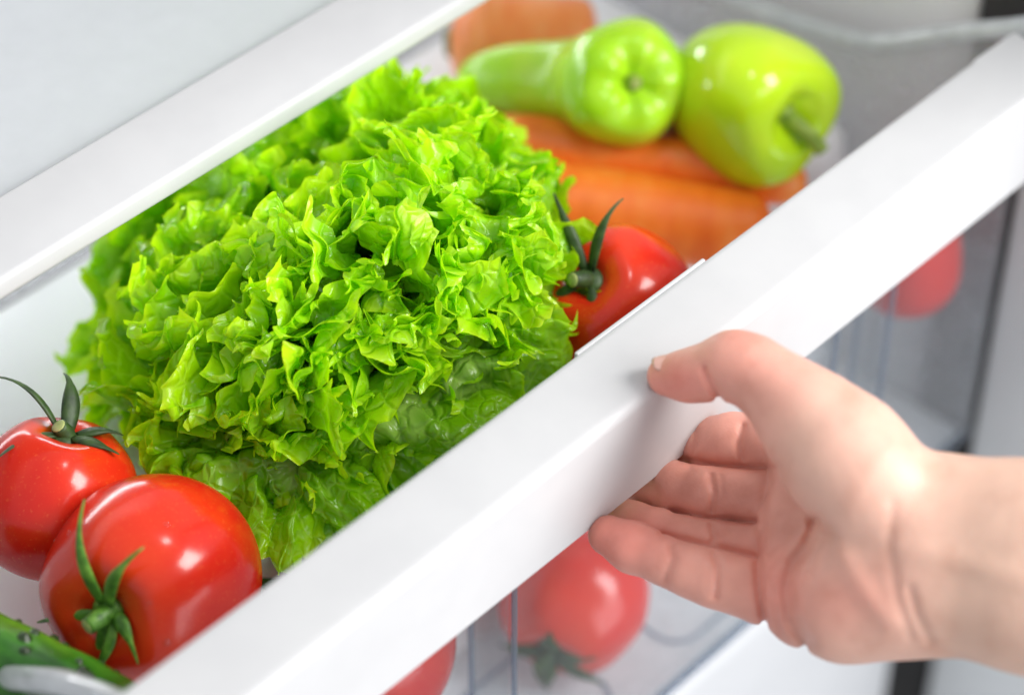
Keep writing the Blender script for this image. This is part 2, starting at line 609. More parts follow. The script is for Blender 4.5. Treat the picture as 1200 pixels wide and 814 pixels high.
# clear front panel, set back behind the rail; rounded foot
PY = .031
rows = [(PY, .162), (PY, .08), (PY, .0), (PY, FLOOR_Z + .008), (PY + .0015, FLOOR_Z + .003), (PY + .005, FLOOR_Z)]
sheet("front_panel", [[(x, y, z) for x in np.linspace(XL + .002, XR - .004, 9)] for (y, z) in rows], M_CLEAR, drawer)
sheet("tray_floor", [[(x, y, FLOOR_Z) for x in np.linspace(XL + .002, XR - .004, 9)] for y in np.linspace(PY + .006, .122, 4)], M_FLOOR, drawer)
rows = [(.123, FLOOR_Z), (.126, FLOOR_Z + .004), (.128, FLOOR_Z + .02), (.130, STEP_Z - .02), (.132, STEP_Z - .005), (.137, STEP_Z), (.2, STEP_Z), (.33, STEP_Z)]
sheet("raised_floor", [[(x, y, z) for x in np.linspace(XL + .002, XR - .004, 9)] for (y, z) in rows], M_TRAY, drawer)
sheet("back_panel", [[(x, .335, z) for x in np.linspace(XL + .002, XR - .004, 6)] for z in (STEP_Z, .11, .155)], M_CLEARSIDE, drawer)
lip_near = catmull([(.0345, .163), (.05, .156), (.07, .145), (.09, .130), (.11, .114), (.13, .098), (.15, .086), (.2, .078), (.335, .076)], 44)
lip_far = catmull([(.0345, .163), (.05, .153), (.07, .141), (.09, .128), (.11, .115), (.135, .104), (.2, .092), (.335, .076)], 44)
for xx, lipz in ((XL, lip_near), (XR - .002, lip_far)):
    g = []
    for (y, zt) in lipz:
        zb = FLOOR_Z if y < .128 else STEP_Z
        g.append([(xx, y, zb + (zt - zb) * u) for u in np.linspace(0, 1, 6)])
    sheet("side_wall", g, M_CLEARSIDE, drawer)
    V, F = tube_data([(xx, y, z + .001) for (y, z) in lipz], .0048, 10)
    link_mesh("side_lip", V, F, M_LIP, drawer, origin=(xx, .18, .13))
# bluish beads along the foot of the front panel
for (y, z, rr) in ((PY - .0015, FLOOR_Z + .0065, .0013), (PY + .0035, FLOOR_Z - .0015, .0016)):
    V, F = tube_data([(x, y, z) for x in np.linspace(XL, XR - .003, 12)], rr, 8)
    link_mesh("bottom_bead", V, F, M_EDGE, drawer, origin=(.05, y, z))
# upright ribs inside the front panel
p1 = onplane(592, 750, 1, PY + .003)
p2 = onplane(1027, 405, 1, PY + .003)
p3 = onplane(966, 420, 1, PY + .003)
for p, dep in ((p1, .020), (p2, .012), (p3, .012)):
    x = p[0]
    rounded_box("rib", (x - .0011, PY + .002, FLOOR_Z + .035), (x + .0011, PY + .002 + dep, .105), M_CLEAR, drawer, r=.0005)
    rounded_box("rib_edge", (x - .0016, PY + .0022 + dep, FLOOR_Z + .035), (x + .0016, PY + .0042 + dep, .105), M_EDGE, drawer, r=.0006)
    rounded_box("rib_edge", (x - .0013, PY - .0032, FLOOR_Z + .035), (x + .0013, PY - .0014, .157), M_EDGE, drawer, r=.0006)
# moulded outlines on the tray floor
def floor_ring(cx, cy, w, d, r):
    pts = []
    for (sx, sy, a0) in ((1, 1, 0), (-1, 1, 90), (-1, -1, 180), (1, -1, 270)):
        for a in np.linspace(a0, a0 + 90, 7):
            q = math.radians(a)
            pts.append((cx + sx * (w / 2 - r) + r * math.cos(q), cy + sy * (d / 2 - r) + r * math.sin(q), FLOOR_Z + .0018))
    pts.append(pts[0])
    V, F = tube_data(pts, .0011, 8)
    link_mesh("floor_moulding", V, F, M_EDGE, drawer, origin=(cx, cy, FLOOR_Z))
for cx in (-.09, .035, .16, .265):
    floor_ring(cx, .073, .085 if cx < .2 else .06, .055, .014)

# ------------------------------------------------------------------ tomatoes
def sepal_path(ang, length, lift, curl, r0, top):
    """path in tomato frame: z is the stem axis"""
    d = np.array([math.cos(ang), math.sin(ang), 0])
    s = np.array([-d[1], d[0], 0])
    pts = []
    for u in np.linspace(0, 1, 14):
        out = r0 + length * u * (1 - .10 * u)
        z = top + lift * math.sin(u * 1.5) - (length * u) ** 2 * 7 * (1 - lift * 10)
        pts.append(d * out + s * curl * length * u * u + np.array([0, 0, z]))
    return np.array(pts)

def tomato(label, px, py, rpx, depth, stem, sepals, squash=.88, mat_=None, calyx=None, seed=1, group="ripe red tomatoes in the drawer", stem_len=.010, xh=RT):
    rng = np.random.RandomState(seed)
    c = at(px, py, depth)
    R = rpx * depth / FPX
    root = empty("tomato", tuple(c), label, "tomato", group)
    root.matrix_world = frame_from(camvec(*stem), xh, c)
    root["label"] = label
    ph = rng.rand(6) * 6.28
    prof = [(0, .76), (.13, .78), (.30, .87), (.55, .86), (.82, .60), (.985, .18), (1.0, -.12), (.90, -.48), (.66, -.74), (.34, -.87), (.12, -.89), (0, -.885)]
    prof = [(r * R, z * R * squash / .88) for r, z in prof]
    def shp(t, phi, r, z):
        top = np.exp(-((t - .28) / .16) ** 2)
        k = 1 + .035 * top * np.cos(5 * phi + ph[0]) + .016 * np.cos(2 * phi + ph[1]) + .010 * np.cos(3 * phi + ph[2] + 3 * t)
        return r * k, z + R * .014 * np.cos(2 * phi + ph[3]) * r / R
    V, F = revolve_data(prof, 64, 96, shp)
    link_mesh("fruit", V, F, mat_ or M_TOMATO, root)
    if sepals:
        top = .80 * R * squash / .88
        cm = calyx or M_SEPAL
        V, F = revolve_data([(0, top + .0032), (.003, top + .003), (.0062, top + .0012), (.0075, top - .002)], 8, 20)
        cal = link_mesh("calyx", V, F, cm, root)
        for (ang, ln, lift, curl, wd) in sepals:
            P = sepal_path(math.radians(ang), ln, lift, curl, .004, top + .0018)
            u = np.linspace(0, 1, len(P))
            rad = wd * (.55 + .75 * np.sin(np.pi * np.minimum(u * 1.25 + .12, 1)) ) * (1 - u ** 3.2) + .00035
            V, F = tube_data(P, rad, 10, .42, side=np.cross(P[-1] - P[0], (0, 0, 1)))
            link_mesh("sepal", V, F, cm, cal)
        if stem_len:
            sp = catmull([(0, 0, top), (-.001, -.001, top + stem_len * .5), (-.0035, -.003, top + stem_len)], 9)
            V, F = tube_data(sp, np.linspace(.0046, .0034, 9), 12)
            st = link_mesh("stem", V, F, cm, root)
            V, F = tube_data([sp[-1] + (sp[-1] - sp[-2]) * .05, sp[-1] + (sp[-1] - sp[-2]) * .35], [.0031, .0026], 12)
            link_mesh("cut_end", V, F, M_STEMCUT, st)
    return root

t1 = tomato("large red tomato beside the cucumber, its green calyx facing out", 178, 682, 127, .99, (-.36, -.24, .90),
       [(106, .046, .015, -.16, .0020), (66, .039, .018, -.20, .0021), (191, .036, .002, .12, .0017), (262, .031, .003, -.12, .0019), (-6, .015, .006, -1.0, .0022), (300, .020, .006, -1.3, .0016)], seed=3)
# water drops on the near tomato
for (ang, el) in ((128, 52), (-20, 38), (-32, 46), (60, 62), (150, 66), (20, 30), (-60, 70)):
    a, e_ = math.radians(ang), math.radians(el)
    R = 127 * .99 / FPX
    nrm = np.array([math.cos(a) * math.sin(e_), math.sin(a) * math.sin(e_), math.cos(e_)])
    V, F = revolve_data([(0, .0008), (.0011, .0006), (.0017, 0), (.0016, -.0004)], 7, 14)
    k = (.6, 1.0, .7, .5, .8, .5, .6)[int(ang) % 7]
    # seat the drop on the skin by a crude march from outside
    d = link_mesh("water_drop", V * k, F, M_WATER, t1)
    d["_dir"] = [float(v) for v in nrm]
tomato("red tomato with dark curled calyx at the left edge, behind the cucumber", 64, 587, 99, 1.02, (.22, .93, .30),
       [(150, .032, .022, .55, .0019), (95, .020, .020, .3, .0028), (210, .030, .000, .3, .0019), (-30, .022, .003, .2, .0030), (20, .02, .006, -.2, .0028)],
       calyx=M_SEPALDARK, seed=7, stem_len=.006)
tomato("red tomato between the lettuce and the orange carrots, two sepals upright", 716, 360, 99, 1.085, (-.36, .36, .86),
       [(100, .038, .020, .1, .0019), (62, .035, .018, -.12, .0019), (200, .022, .002, .1, .0018), (285, .024, .0, -.1, .0018)], calyx=M_SEPALDARK, seed=11)
tomato("red tomato tucked under the near end of the white rail", 424, 758, 112, 1.065, (-.62, .66, .42),
       [(150, .024, .020, .1, .0030), (105, .026, .020, -.15, .0030), (20, .02, .003, 0, .003), (250, .02, .003, 0, .003)], calyx=M_SEPALDARK, seed=17)
tomato("red tomato seen through the clear front panel, calyx turned down", 672, 699, 86, 1.195, (-.36, -.78, .50),
       [(200, .030, .004, .15, .0042), (262, .030, .010, .2, .0045), (330, .034, .004, -.1, .0042), (90, .02, .003, 0, .004), (20, .022, .002, 0, .004)], calyx=M_SEPALDARK, seed=23, squash=.92)

# ------------------------------------------------------------------ carrots
def carrot(label, a, b_, r0, r1, material, seed=0, bend=.0):
    a, b_ = np.array(a), np.array(b_)
    L = np.linalg.norm(b_ - a)
    root = empty("carrot", tuple(a), label, "carrot", "carrots in the drawer")
    root.matrix_world = frame_from(b_ - a, (0, 0, 1), a)
    rng = np.random.RandomState(seed)
    ks = rng.rand(8) * 6.28
    prof = [(0, .002), (r0 * .35, .0), (r0 * .8, .005), (r0, .016), (r0 * .985, L * .25), (r0 + (r1 - r0) * .5, L * .55), (r1 * 1.03, L * .85), (r1 * .85, L * .95), (r1 * .4, L * .995), (0, L)]
    def shp(t, phi, r, z):
        k = 1 + .010 * np.sin(z * 230 + ks[0] + np.sin(phi + ks[1])) * np.cos(phi * 2 + ks[2]) + .022 * np.sin(z * 95 + ks[3] + phi) + .005 * np.sin(z * 520 + 2 * np.sin(2 * phi)) * np.sin(z * 60 + ks[5] + phi)
        return r * k, z
    V, F = revolve_data(prof, 150, 48, shp)
    V[:, 0] += bend * np.sin(V[:, 2] / L * np.pi)
    link_mesh("root", V, F, material, root)
    V, F = revolve_data([(0, -.004), (r0 * .22, -.0035), (r0 * .32, .000), (r0 * .34, .004)], 6, 16)
    link_mesh("crown_scar", V, F, M_PSCAR, root)
    return root
carrot("long orange carrot lying nearest the rail, behind the red tomato", onplane(592, 240, 2, .078), onplane(905, 276, 2, .070), .0225, .0185, M_CARROT, 2, .002)
carrot("orange carrot just below the two green peppers", onplane(553, 170, 2, .084), onplane(945, 216, 2, .082), .0165, .0125, M_CARROT, 5, .002)
carrot("pale orange carrot behind the long green pepper", onplane(530, 50, 2, .081), onplane(700, 57, 2, .081), .0275, .025, M_CARROT2, 9)
carrot("carrot coloured dark reddish for the shade under the green peppers", onplane(535, 128, 2, .074), onplane(850, 180, 2, .074), .016, .014, M_CARROT3, 12)

# ------------------------------------------------------------------ peppers
def pepper(label, cpos, axis, R, prof, lobes, material, stem_pts, stem_r, seed, bend=None, xh=RT, group="pale green peppers on the carrots"):
    root = empty("pepper", tuple(cpos), label, "pepper", group)
    root.matrix_world = frame_from(axis, xh, cpos)
    rng = np.random.RandomState(seed)
    ph = rng.rand(5) * 6.28
    prof = [(r * R, z * R) for r, z in prof]
    def shp(t, phi, r, z):
        w = np.exp(-((t - .30) / .30) ** 2)
        k = 1 + lobes[1] * w * np.cos(lobes[0] * phi + ph[0]) + .02 * np.cos(2 * phi + ph[1] + 4 * t)
        return r * k, z + R * .05 * np.exp(-((t - .2) / .1) ** 2) * np.cos(lobes[0] * phi + ph[0])
    V, F = revolve_data(prof, 70, 90, shp)
    if bend:
        q = np.maximum(-V[:, 2] / R - .2, 0)
        q = np.where(q < .6, q * q / 1.2, q - .3)
        V[:, 0] += bend[0] * q * R
        V[:, 1] += bend[1] * q * R
    link_mesh("fruit", V, F, material, root)
    if stem_pts is not None:
        P = catmull(np.array(stem_pts) * R, 14)
        rad = np.linspace(stem_r * 1.35, stem_r, 14) * R
        rad[0] *= 1.6; rad[1] *= 1.2; rad[-2] *= 1.08; rad[-1] *= 1.1
        V, F = tube_data(P, rad, 14)
        st = link_mesh("stem", V, F, M_PSTEM, root)
        d = P[-1] - P[-2]
        V, F = tube_data([P[-1] + d * .05, P[-1] + d * .2], [rad[-1] * .8, rad[-1] * .6], 12)
        link_mesh("cut_end", V, F, M_STEMCUT, st)
    return root
S = at(730, 97, 1.185)
pepper("long pale green pepper, stem end turned outward, lying before a carrot", S, camvec(.20, -.10, .97), .0300,
       [(0, .60), (.10, .60), (.22, .68), (.45, .80), (.78, .70), (.98, .30), (1.0, -.1), (.92, -.45), (.76, -.8), (.67, -1.15), (.63, -1.5), (.56, -1.85), (.40, -2.15), (.19, -2.32), (0, -2.36)],
       (5, .03), M_PEPPER, [(0, 0, .58), (.0, .01, .68), (.03, -.03, .74)], .11, 4, bend=(-1.10, .04))
S = at(884, 120, 1.185)
pepper("plump yellow-green pepper with curved stem, nearest the rail", S, camvec(.60, -.36, .71), .0365,
       [(0, .66), (.12, .64), (.26, .72), (.50, .83), (.80, .70), (.99, .30), (1.02, -.1), (.94, -.5), (.78, -.85), (.55, -1.08), (.25, -1.12), (0, -1.05)],
       (3, .10), M_PEPPER2, [(0, 0, .60), (.03, -.06, .78), (.14, -.20, .92), (.26, -.40, 1.02)], .09, 8)
S = onplane(1062, 290, 1, .062)
pepper("red pepper low under the far right end of the white rail", S, camvec(-.15, .75, .6), .0255,
       [(0, 1.1), (.12, 1.1), (.3, 1.2), (.6, 1.2), (.9, .9), (1.0, .3), (1.02, -.3), (.95, -.8), (.7, -1.2), (.3, -1.35), (0, -1.3)],
       (4, .04), M_TOMATO2, None, .12, 9, group="red pepper under the rail")

# ------------------------------------------------------------------ cucumber
ca, cb = onplane(-150, 715, 2, .108), onplane(160, 868, 2, .100)
cuc = empty("cucumber", tuple(ca), "warty dark green cucumber in the near left corner", "cucumber")
cuc.matrix_world = frame_from(cb - ca, (0, 0, 1), ca)
L = float(np.linalg.norm(cb - ca)); R = .0200
V, F = revolve_data([(0, -.002), (R * .5, .0), (R * .88, .012), (R, .035), (R * 1.02, L * .5), (R, L * .8), (R * .9, L * .93), (R * .55, L), (0, L + .003)], 90, 60,
    lambda t, phi, r, z: (r * (1 + .018 * np.cos(7 * phi) + .012 * np.sin(z * 260 + 3 * np.sin(phi * 2))), z))
body = link_mesh("body", V, F, M_CUCUMBER, cuc)
rng = np.random.RandomState(5)
wv, wf = revolve_data([(0, .0022), (.0011, .0018), (.0020, .0007), (.0032, -.0006)], 6, 12)
wart_me = None
for i in range(110):
    z = .02 + (L - .04) * rng.rand(); ph = rng.rand() * 6.283
    k = .6 + .6 * rng.rand()
    rr = R * 1.0
    nrm = Vector((math.cos(ph), math.sin(ph), 0))
    if wart_me is None:
        w = link_mesh("wart", wv, wf, M_WART, cuc); wart_me = w.data
    else:
        w = bpy.data.objects.new("wart", wart_me); COL.objects.link(w); w.parent = cuc
    w.matrix_local = frame_from(nrm, (0, 0, 1), nrm * rr + Vector((0, 0, z))) @ Matrix.Diagonal((k, k, k, 1))

# ------------------------------------------------------------------ lettuce
def ss(a, b_, x):
    t = np.clip((x - a) / (b_ - a), 0, 1)
    return t * t * (3 - 2 * t)

def wob(rng, n, amp=1.0):
    ph = rng.rand(n) * 6.28
    fr = (np.arange(n) + 1) * (.7 + .6 * rng.rand(n))
    am = amp / (np.arange(n) + 1)
    return lambda v: sum(am[i] * np.sin(fr[i] * v * 3.0 + ph[i]) for i in range(n))

def leaf_mesh(rng, root, mids, side, L, W, frill=1.0, cup=.2, nu=21, nv=1280, dark=0.0, roll=0.0):
    """mids: control points of the midrib; side: rough sideways direction.
    Grid: s runs round the margin, rho from the midrib out to the margin."""
    s_ = np.linspace(-1, 1, nv)[None, :]
    rho = (1 - (1 - np.linspace(0, 1, nu)) ** 2.0)[:, None]
    ab = np.abs(s_)
    # outline of a broad fan leaf and its spine
    th = s_ * 2.75
    wl = wob(rng, 5, .05)
    rad = 1 + wl(s_ * 2) + .04 * np.sin(9 * s_ + 6 * rng.rand())
    mx_ = W * np.sin(th) * rad * (1 - .45 * ss(.62, 1, ab))
    my_ = L * (.56 + .44 * np.cos(th) * rad)
    sy_ = L * (.06 + .80 * (1 - ab) ** .8)
    xx = rho * mx_
    y = sy_ + rho * (my_ - sy_)
    ln = np.sqrt(mx_ ** 2 + (my_ - sy_) ** 2)
    d = (1 - rho) * ln
    arc = np.r_[0, np.cumsum(np.hypot(np.diff(mx_[0]), np.diff(my_[0])))][None, :]
    ph = rng.rand(8) * 6.28
    w2, w3, w4, w5 = (wob(rng, 6, a_) for a_ in (.9, 1.6, 2.4, 3.0))
    def phase(lam, w, k):
        return 6.283 * arc / (lam * (.85 + .3 * rng.rand())) + w(s_ * 4) + ph[k]
    p1 = phase(.042, w2, 0); p2 = phase(.0128, w3, 1); p3 = phase(.0056, w4, 2); p4 = phase(.0026, w5, 3)
    m2 = np.clip(.75 + .5 * np.sin(w3(s_ * 7) + ph[4]), .2, 1.3)
    m3 = np.clip(.75 + .5 * np.sin(w4(s_ * 9) * 1.5 + ph[5]), .15, 1.3)
    m4 = np.clip(.7 + .6 * np.sin(w5(s_ * 13) * 1.5 + ph[6]), 0, 1.3)
    e1 = np.exp(-(d / .032) ** 1.3); e2 = np.exp(-(d / .0105) ** 1.3); e3 = np.exp(-(d / .0052) ** 1.3); e4 = np.exp(-(d / .0019) ** 1.2)
    fd = 1 - .85 * ss(.72, 1, ab)
    k = frill * fd
    p2b = p2 + d * 60; p3b = p3 - d * 160 * np.sin(w3(s_ * 5))
    nz = k * (.0115 * e1 * np.sin(p1) + .0050 * e2 * m2 * np.sin(p2b) + .0030 * e3 * m3 * np.sin(p3b) + .0005 * e4 * m4 * np.sin(p4))
    tx = k * (.0020 * e2 * m2 * np.sin(2 * p2b) + .0010 * e3 * m3 * np.sin(2 * p3b) + .0003 * e4 * m4 * np.sin(2 * p4))
    tooth = np.abs((p4 / 6.283 * .8 + ph[0]) % 1.0 - .5) * 2
    rx = k * (.0026 * e2 * np.cos(p2b * .5 + ph[7]) * m3 + .0014 * e3 * np.cos(p3b * .53 + ph[1]) + .0030 * e4 * (tooth ** 2 - .35) * m4)
    # margin rolls back in places
    nz = nz - k * .0045 * np.exp(-(d / .007)) * np.sin(w2(s_ * 6) * 1.6 + ph[3])
    tdx = np.gradient(mx_[0]); tdy = np.gradient(my_[0])
    tn = np.hypot(tdx, tdy) + 1e-9
    tdx, tdy = (tdx / tn)[None], (tdy / tn)[None]
    xx = xx + tx * tdx - rx * tdy
    y = y + tx * tdy + rx * tdx * np.sign(1) * 0 + rx * (my_ - sy_) / (ln + 1e-6)
    # puckered blade between veins
    a0 = np.arctan2(xx, y + .02)
    nz = nz + .0020 * np.sin(a0 * 21 + ph[1]) * np.sin(y * 190 + 3 * np.sin(a0 * 9) + ph[2]) * ss(.1, .45, y / L) \
            + .0017 * np.sin(a0 * 47 + y * 160 + ph[3]) * np.sin(y * 420 + ph[4] + a0 * 20) * ss(.1, .45, y / L)
    nz = nz - .0022 * np.exp(-(xx / .004) ** 2) * (1 - np.clip(y / L, 0, 1)) ** .7
    nz = nz + cup * (xx ** 2) / W
    # bend along the midrib
    P = catmull(mids, 60)
    seg = np.r_[0, np.cumsum(np.linalg.norm(np.diff(P, axis=0), axis=1))]
    seg /= seg[-1]
    T = np.gradient(P, axis=0); T /= np.linalg.norm(T, axis=1)[:, None]
    S = np.array(side)[None, :] - T * (T @ np.array(side))[:, None]
    S /= np.linalg.norm(S, axis=1)[:, None]
    N = np.cross(S, T)
    yy = y / L
    yc = np.clip(yy, 0, 1)
    def samp(A):
        return np.stack([np.interp(yc, seg, A[:, i]) for i in range(3)], -1)
    pos = samp(P) + samp(T) * ((yy - yc) * L)[..., None]
    Sv, Nv = samp(S), samp(N)
    if roll:
        ang = roll * yc[..., None]
        Sv, Nv = Sv * np.cos(ang) + Nv * np.sin(ang), Nv * np.cos(ang) - Sv * np.sin(ang)
    pos = pos + Sv * xx[..., None] + Nv * nz[..., None]
    crumple = (.35 + .65 * e1)[..., None] * max(frill, .9)
    for (lam, amp) in ((.034, .0040), (.013, .0014)):
        Kv = rng.randn(3, 3, 3); Kv *= 6.283 / lam / np.linalg.norm(Kv, axis=2, keepdims=True)
        q = rng.rand(3, 3) * 6.28
        add = np.stack([sum(np.sin(pos @ Kv[c_, j] + q[c_, j]) for j in range(3)) for c_ in range(3)], -1)
        pos = pos + add * (amp * .6) * crumple
    V = pos.reshape(-1, 3)
    i = np.arange(nu - 1)[:, None]; kk = np.arange(nv - 1)[None, :]
    F = np.stack(np.broadcast_arrays(i * nv + kk, i * nv + kk + 1, (i + 1) * nv + kk + 1, (i + 1) * nv + kk), -1).reshape(-1, 4)
    o = link_mesh("leaf", V, F, M_LEAF, root, origin=np.array(root.location))
    o.location = (0, 0, 0)
    tone = np.clip(1 - d / .045, 0, 1)
    yv = np.clip(y / L, 0, 1)
    veins = .9 * np.exp(-(xx / (.0045 * (1.15 - yv))) ** 2) * (1 - ss(.45, .95, yv))
    for q in (-.9, -.5, .5, .9):
        veins = np.maximum(veins, .4 * np.exp(-((a0 - q) / .022) ** 2) * (1 - e1) )
    dk = np.full_like(tone, dark)
    colr = np.stack([tone, veins, dk, np.ones_like(tone)], -1).reshape(-1, 4).astype(np.float32)
    a = o.data.attributes.new("tone", 'FLOAT_COLOR', 'POINT')
    a.data.foreach_set("color", colr.ravel())
    return o

LB = at(440, 400, 1.12)
lettuce = empty("lettuce", tuple(LB), "bright green curly-leaf lettuce filling the middle of the drawer", "lettuce")
rng = np.random.RandomState(21)
def leaf_to(px, py, depth, W=.06, frill=1.0, bulge=.02, dark=0.0, cup=.35, base=(440, 400, 1.13), roll=0., turn=.025):
    """leaf from the head's heart to a tip near a spot of the drawer; the tip turns up by `turn`"""
    B = at(*base) + rng.randn(3) * .004
    Tp = at(px, py, depth)
    d = Tp - B
    Lc = np.linalg.norm(d)
    tow = -FW * .75 + np.array([0, 0, .5])
    mid1 = B + d * .40 + tow * bulge
    mid2 = B + d * .82 + tow * (bulge - turn * .35)
    side = np.cross(d / Lc, tow)
    side = side / np.linalg.norm(side)
    return leaf_mesh(rng, lettuce, [B, mid1, mid2, Tp + tow * turn * .55], side, Lc * 1.1, W, frill, cup, dark=dark, roll=roll)

# px, py, depth, half width, frill, bulge, turn of the tip towards the viewer
LEAVES = (
    # loose lobe spreading back to the left
    (80, 420, 1.12, .066, .9, .004, .01), (115, 310, 1.14, .066, .9, .002, .01), (175, 205, 1.15, .062, 1.0, .0, .01), (150, 370, 1.10, .060, 1.0, .006, .02),
    # far side, under the shelf edge
    (275, 145, 1.17, .056, 1.0, .0, .0), (385, 90, 1.18, .056, 1.0, .0, .0), (500, 82, 1.14, .056, .9, .004, .015), (590, 165, 1.10, .052, 1.0, .006, .03),
    # right side
    (655, 255, 1.085, .052, 1.05, .006, .03), (652, 328, 1.07, .050, 1.05, .008, .03), (612, 385, 1.065, .046, 1.0, .010, .03),
    # smooth outer blades low in front
    (585, 452, 1.075, .056, .55, .028, -.010), (540, 520, 1.055, .062, .6, .034, -.015), (450, 580, 1.045, .062, .65, .034, -.015),
    (352, 668, 1.05, .050, .35, .020, -.02),
    # near left skirt
    (345, 640, 1.03, .060, .95, .024, -.005), (260, 610, 1.03, .058, 1.0, .020, .0), (190, 560, 1.035, .060, 1.05, .014, .01), (145, 485, 1.045, .062, 1.05, .010, .015),
    # middle ring
    (190, 440, 1.03, .056, 1.1, .008, .03), (235, 365, 1.05, .054, 1.1, .008, .03), (260, 245, 1.10, .054, 1.0, .004, .02), (385, 165, 1.12, .054, .85, .0, .02),
    (470, 125, 1.105, .054, .85, .0, .025), (545, 185, 1.06, .052, .9, .006, .03), (605, 255, 1.04, .050, 1.1, .008, .03), (615, 330, 1.035, .050, 1.1, .008, .03),
    (575, 395, 1.035, .050, 1.1, .008, .03), (470, 455, 1.03, .058, .8, .020, .01), (360, 545, 1.02, .056, 1.0, .018, .02), (260, 500, 1.015, .054, 1.1, .010, .03),
    # inner ring
    (300, 400, 1.015, .046, 1.1, .004, .03), (345, 320, 1.02, .046, 1.1, .004, .03), (430, 245, 1.035, .050, .9, .002, .035), (520, 270, 1.02, .046, 1.1, .004, .03),
    (545, 345, 1.015, .046, 1.1, .004, .03), (490, 385, 1.01, .046, 1.1, .004, .03), (395, 385, 1.005, .044, 1.1, .004, .03), (320, 475, 1.005, .048, 1.1, .006, .03),
    (450, 320, 1.0, .040, 1.1, .0, .02), (400, 300, 1.01, .040, 1.1, .0, .02), (250, 440, 1.03, .046, 1.1, .004, .03), (560, 220, 1.05, .046, 1.1, .004, .03),
    (340, 400, 1.01, .040, 1.15, .002, .03), (460, 280, 1.02, .040, 1.15, .002, .03), (590, 300, 1.03, .042, 1.15, .004, .03), (510, 420, 1.02, .042, 1.15, .006, .03),
    (300, 350, 1.03, .042, 1.15, .004, .03), (220, 400, 1.04, .044, 1.1, .004, .03), (280, 440, 1.012, .042, 1.15, .004, .03), (420, 420, 1.01, .042, 1.1, .006, .02),
    (330, 250, 1.07, .046, 1.1, .0, .03))
for (px, py, dp, W, fr, bl, tn) in LEAVES:
    leaf_to(px, py, dp, W=W, frill=fr, bulge=bl, turn=tn, roll=rng.uniform(-.35, .35), cup=.35 if tn > 0 else -.15)

# ------------------------------------------------------------------ hand
def surface_nets(D, origin, h):
    nx, ny, nz = D.shape
    ins = D < 0
    c = np.zeros((nx - 1, ny - 1, nz - 1), np.int8)
    for a in (0, 1):
        for b_ in (0, 1):
            for d_ in (0, 1):
                c += ins[a:nx - 1 + a, b_:ny - 1 + b_, d_:nz - 1 + d_]
    act = (c > 0) & (c < 8)
    ids = -np.ones(act.shape, np.int64)
    idx = np.argwhere(act)
    ids[act] = np.arange(len(idx))
    acc = np.zeros((len(idx), 3)); cnt = np.zeros(len(idx))
    corners = [(a, b_, d_) for a in (0, 1) for b_ in (0, 1) for d_ in (0, 1)]
    val = {q: D[idx[:, 0] + q[0], idx[:, 1] + q[1], idx[:, 2] + q[2]] for q in corners}
    for q in corners:
        for ax in range(3):
            if q[ax] == 0:
                q2 = list(q); q2[ax] = 1; q2 = tuple(q2)
                v0, v1 = val[q], val[q2]
                m = (v0 < 0) != (v1 < 0)
                t = np.where(m, v0 / (v0 - v1 + 1e-20), 0)
                p = np.repeat(np.array(q, float)[None], len(idx), 0)
                p[:, ax] += t
                acc[m] += p[m]; cnt[m] += 1
    V = (idx + acc / cnt[:, None]) * h + origin
    Fs = []
    for ax in range(3):
        o1, o2 = [(1, 2), (2, 0), (0, 1)][ax]
        s0 = [slice(None)] * 3; s1 = [slice(None)] * 3
        s0[ax] = slice(0, -1); s1[ax] = slice(1, None)
        ch = ins[tuple(s0)] != ins[tuple(s1)]
        e = np.argwhere(ch)
        e = e[(e[:, o1] > 0) & (e[:, o2] > 0) & (e[:, o1] < D.shape[o1] - 1) & (e[:, o2] < D.shape[o2] - 1)]
        flip = ins[tuple(s0)][e[:, 0], e[:, 1], e[:, 2]]
        def cid(d1, d2):
            q = e.copy(); q[:, o1] -= d1; q[:, o2] -= d2
            return ids[q[:, 0], q[:, 1], q[:, 2]]
        quad = np.stack([cid(1, 1), cid(0, 1), cid(0, 0), cid(1, 0)], 1)
        quad = np.where(flip[:, None], quad, quad[:, ::-1])
        Fs.append(quad)
    F = np.concatenate(Fs)
    F = F[(F >= 0).all(1)]
    return V, F

def to_local(p):
    d = np.asarray(p) - CAM
    return np.array([d @ RT, d @ UP, -(d @ FW)])

def J(px, py, depth, r):
    return np.append(to_local(at(px, py, depth)), r * depth / FPX)

HS = .00095
lo = np.array([.008, -.150, -1.075]); hi = np.array([.245, .022, -.845])
dims = np.ceil((hi - lo) / HS).astype(int)
gx, gy, gz = [lo[i] + HS * np.arange(dims[i]) for i in range(3)]
X = gx[:, None, None].astype(np.float32); Y = gy[None, :, None].astype(np.float32); Z = gz[None, None, :].astype(np.float32)

def cone(a, b_):
    a = a.astype(np.float32); b_ = b_.astype(np.float32)
    ba = b_[:3] - a[:3]
    l2 = float(ba @ ba) + 1e-12
    h = ((X - a[0]) * ba[0] + (Y - a[1]) * ba[1] + (Z - a[2]) * ba[2]) / l2
    np.clip(h, 0, 1, out=h)
    d = np.sqrt((X - a[0] - h * ba[0]) ** 2 + (Y - a[1] - h * ba[1]) ** 2 + (Z - a[2] - h * ba[2]) ** 2)
    return d - (a[3] + (b_[3] - a[3]) * h)

def smin(a, b_, k):
    h = np.clip(.5 + .5 * (b_ - a) / k, 0, 1)
    return b_ + (a - b_) * h - k * h * (1 - h)

def chain(js, k=.004):
    d = None
    for a, b_ in zip(js[:-1], js[1:]):
        e = cone(a, b_)
        d = e if d is None else smin(d, e, k)
    return d

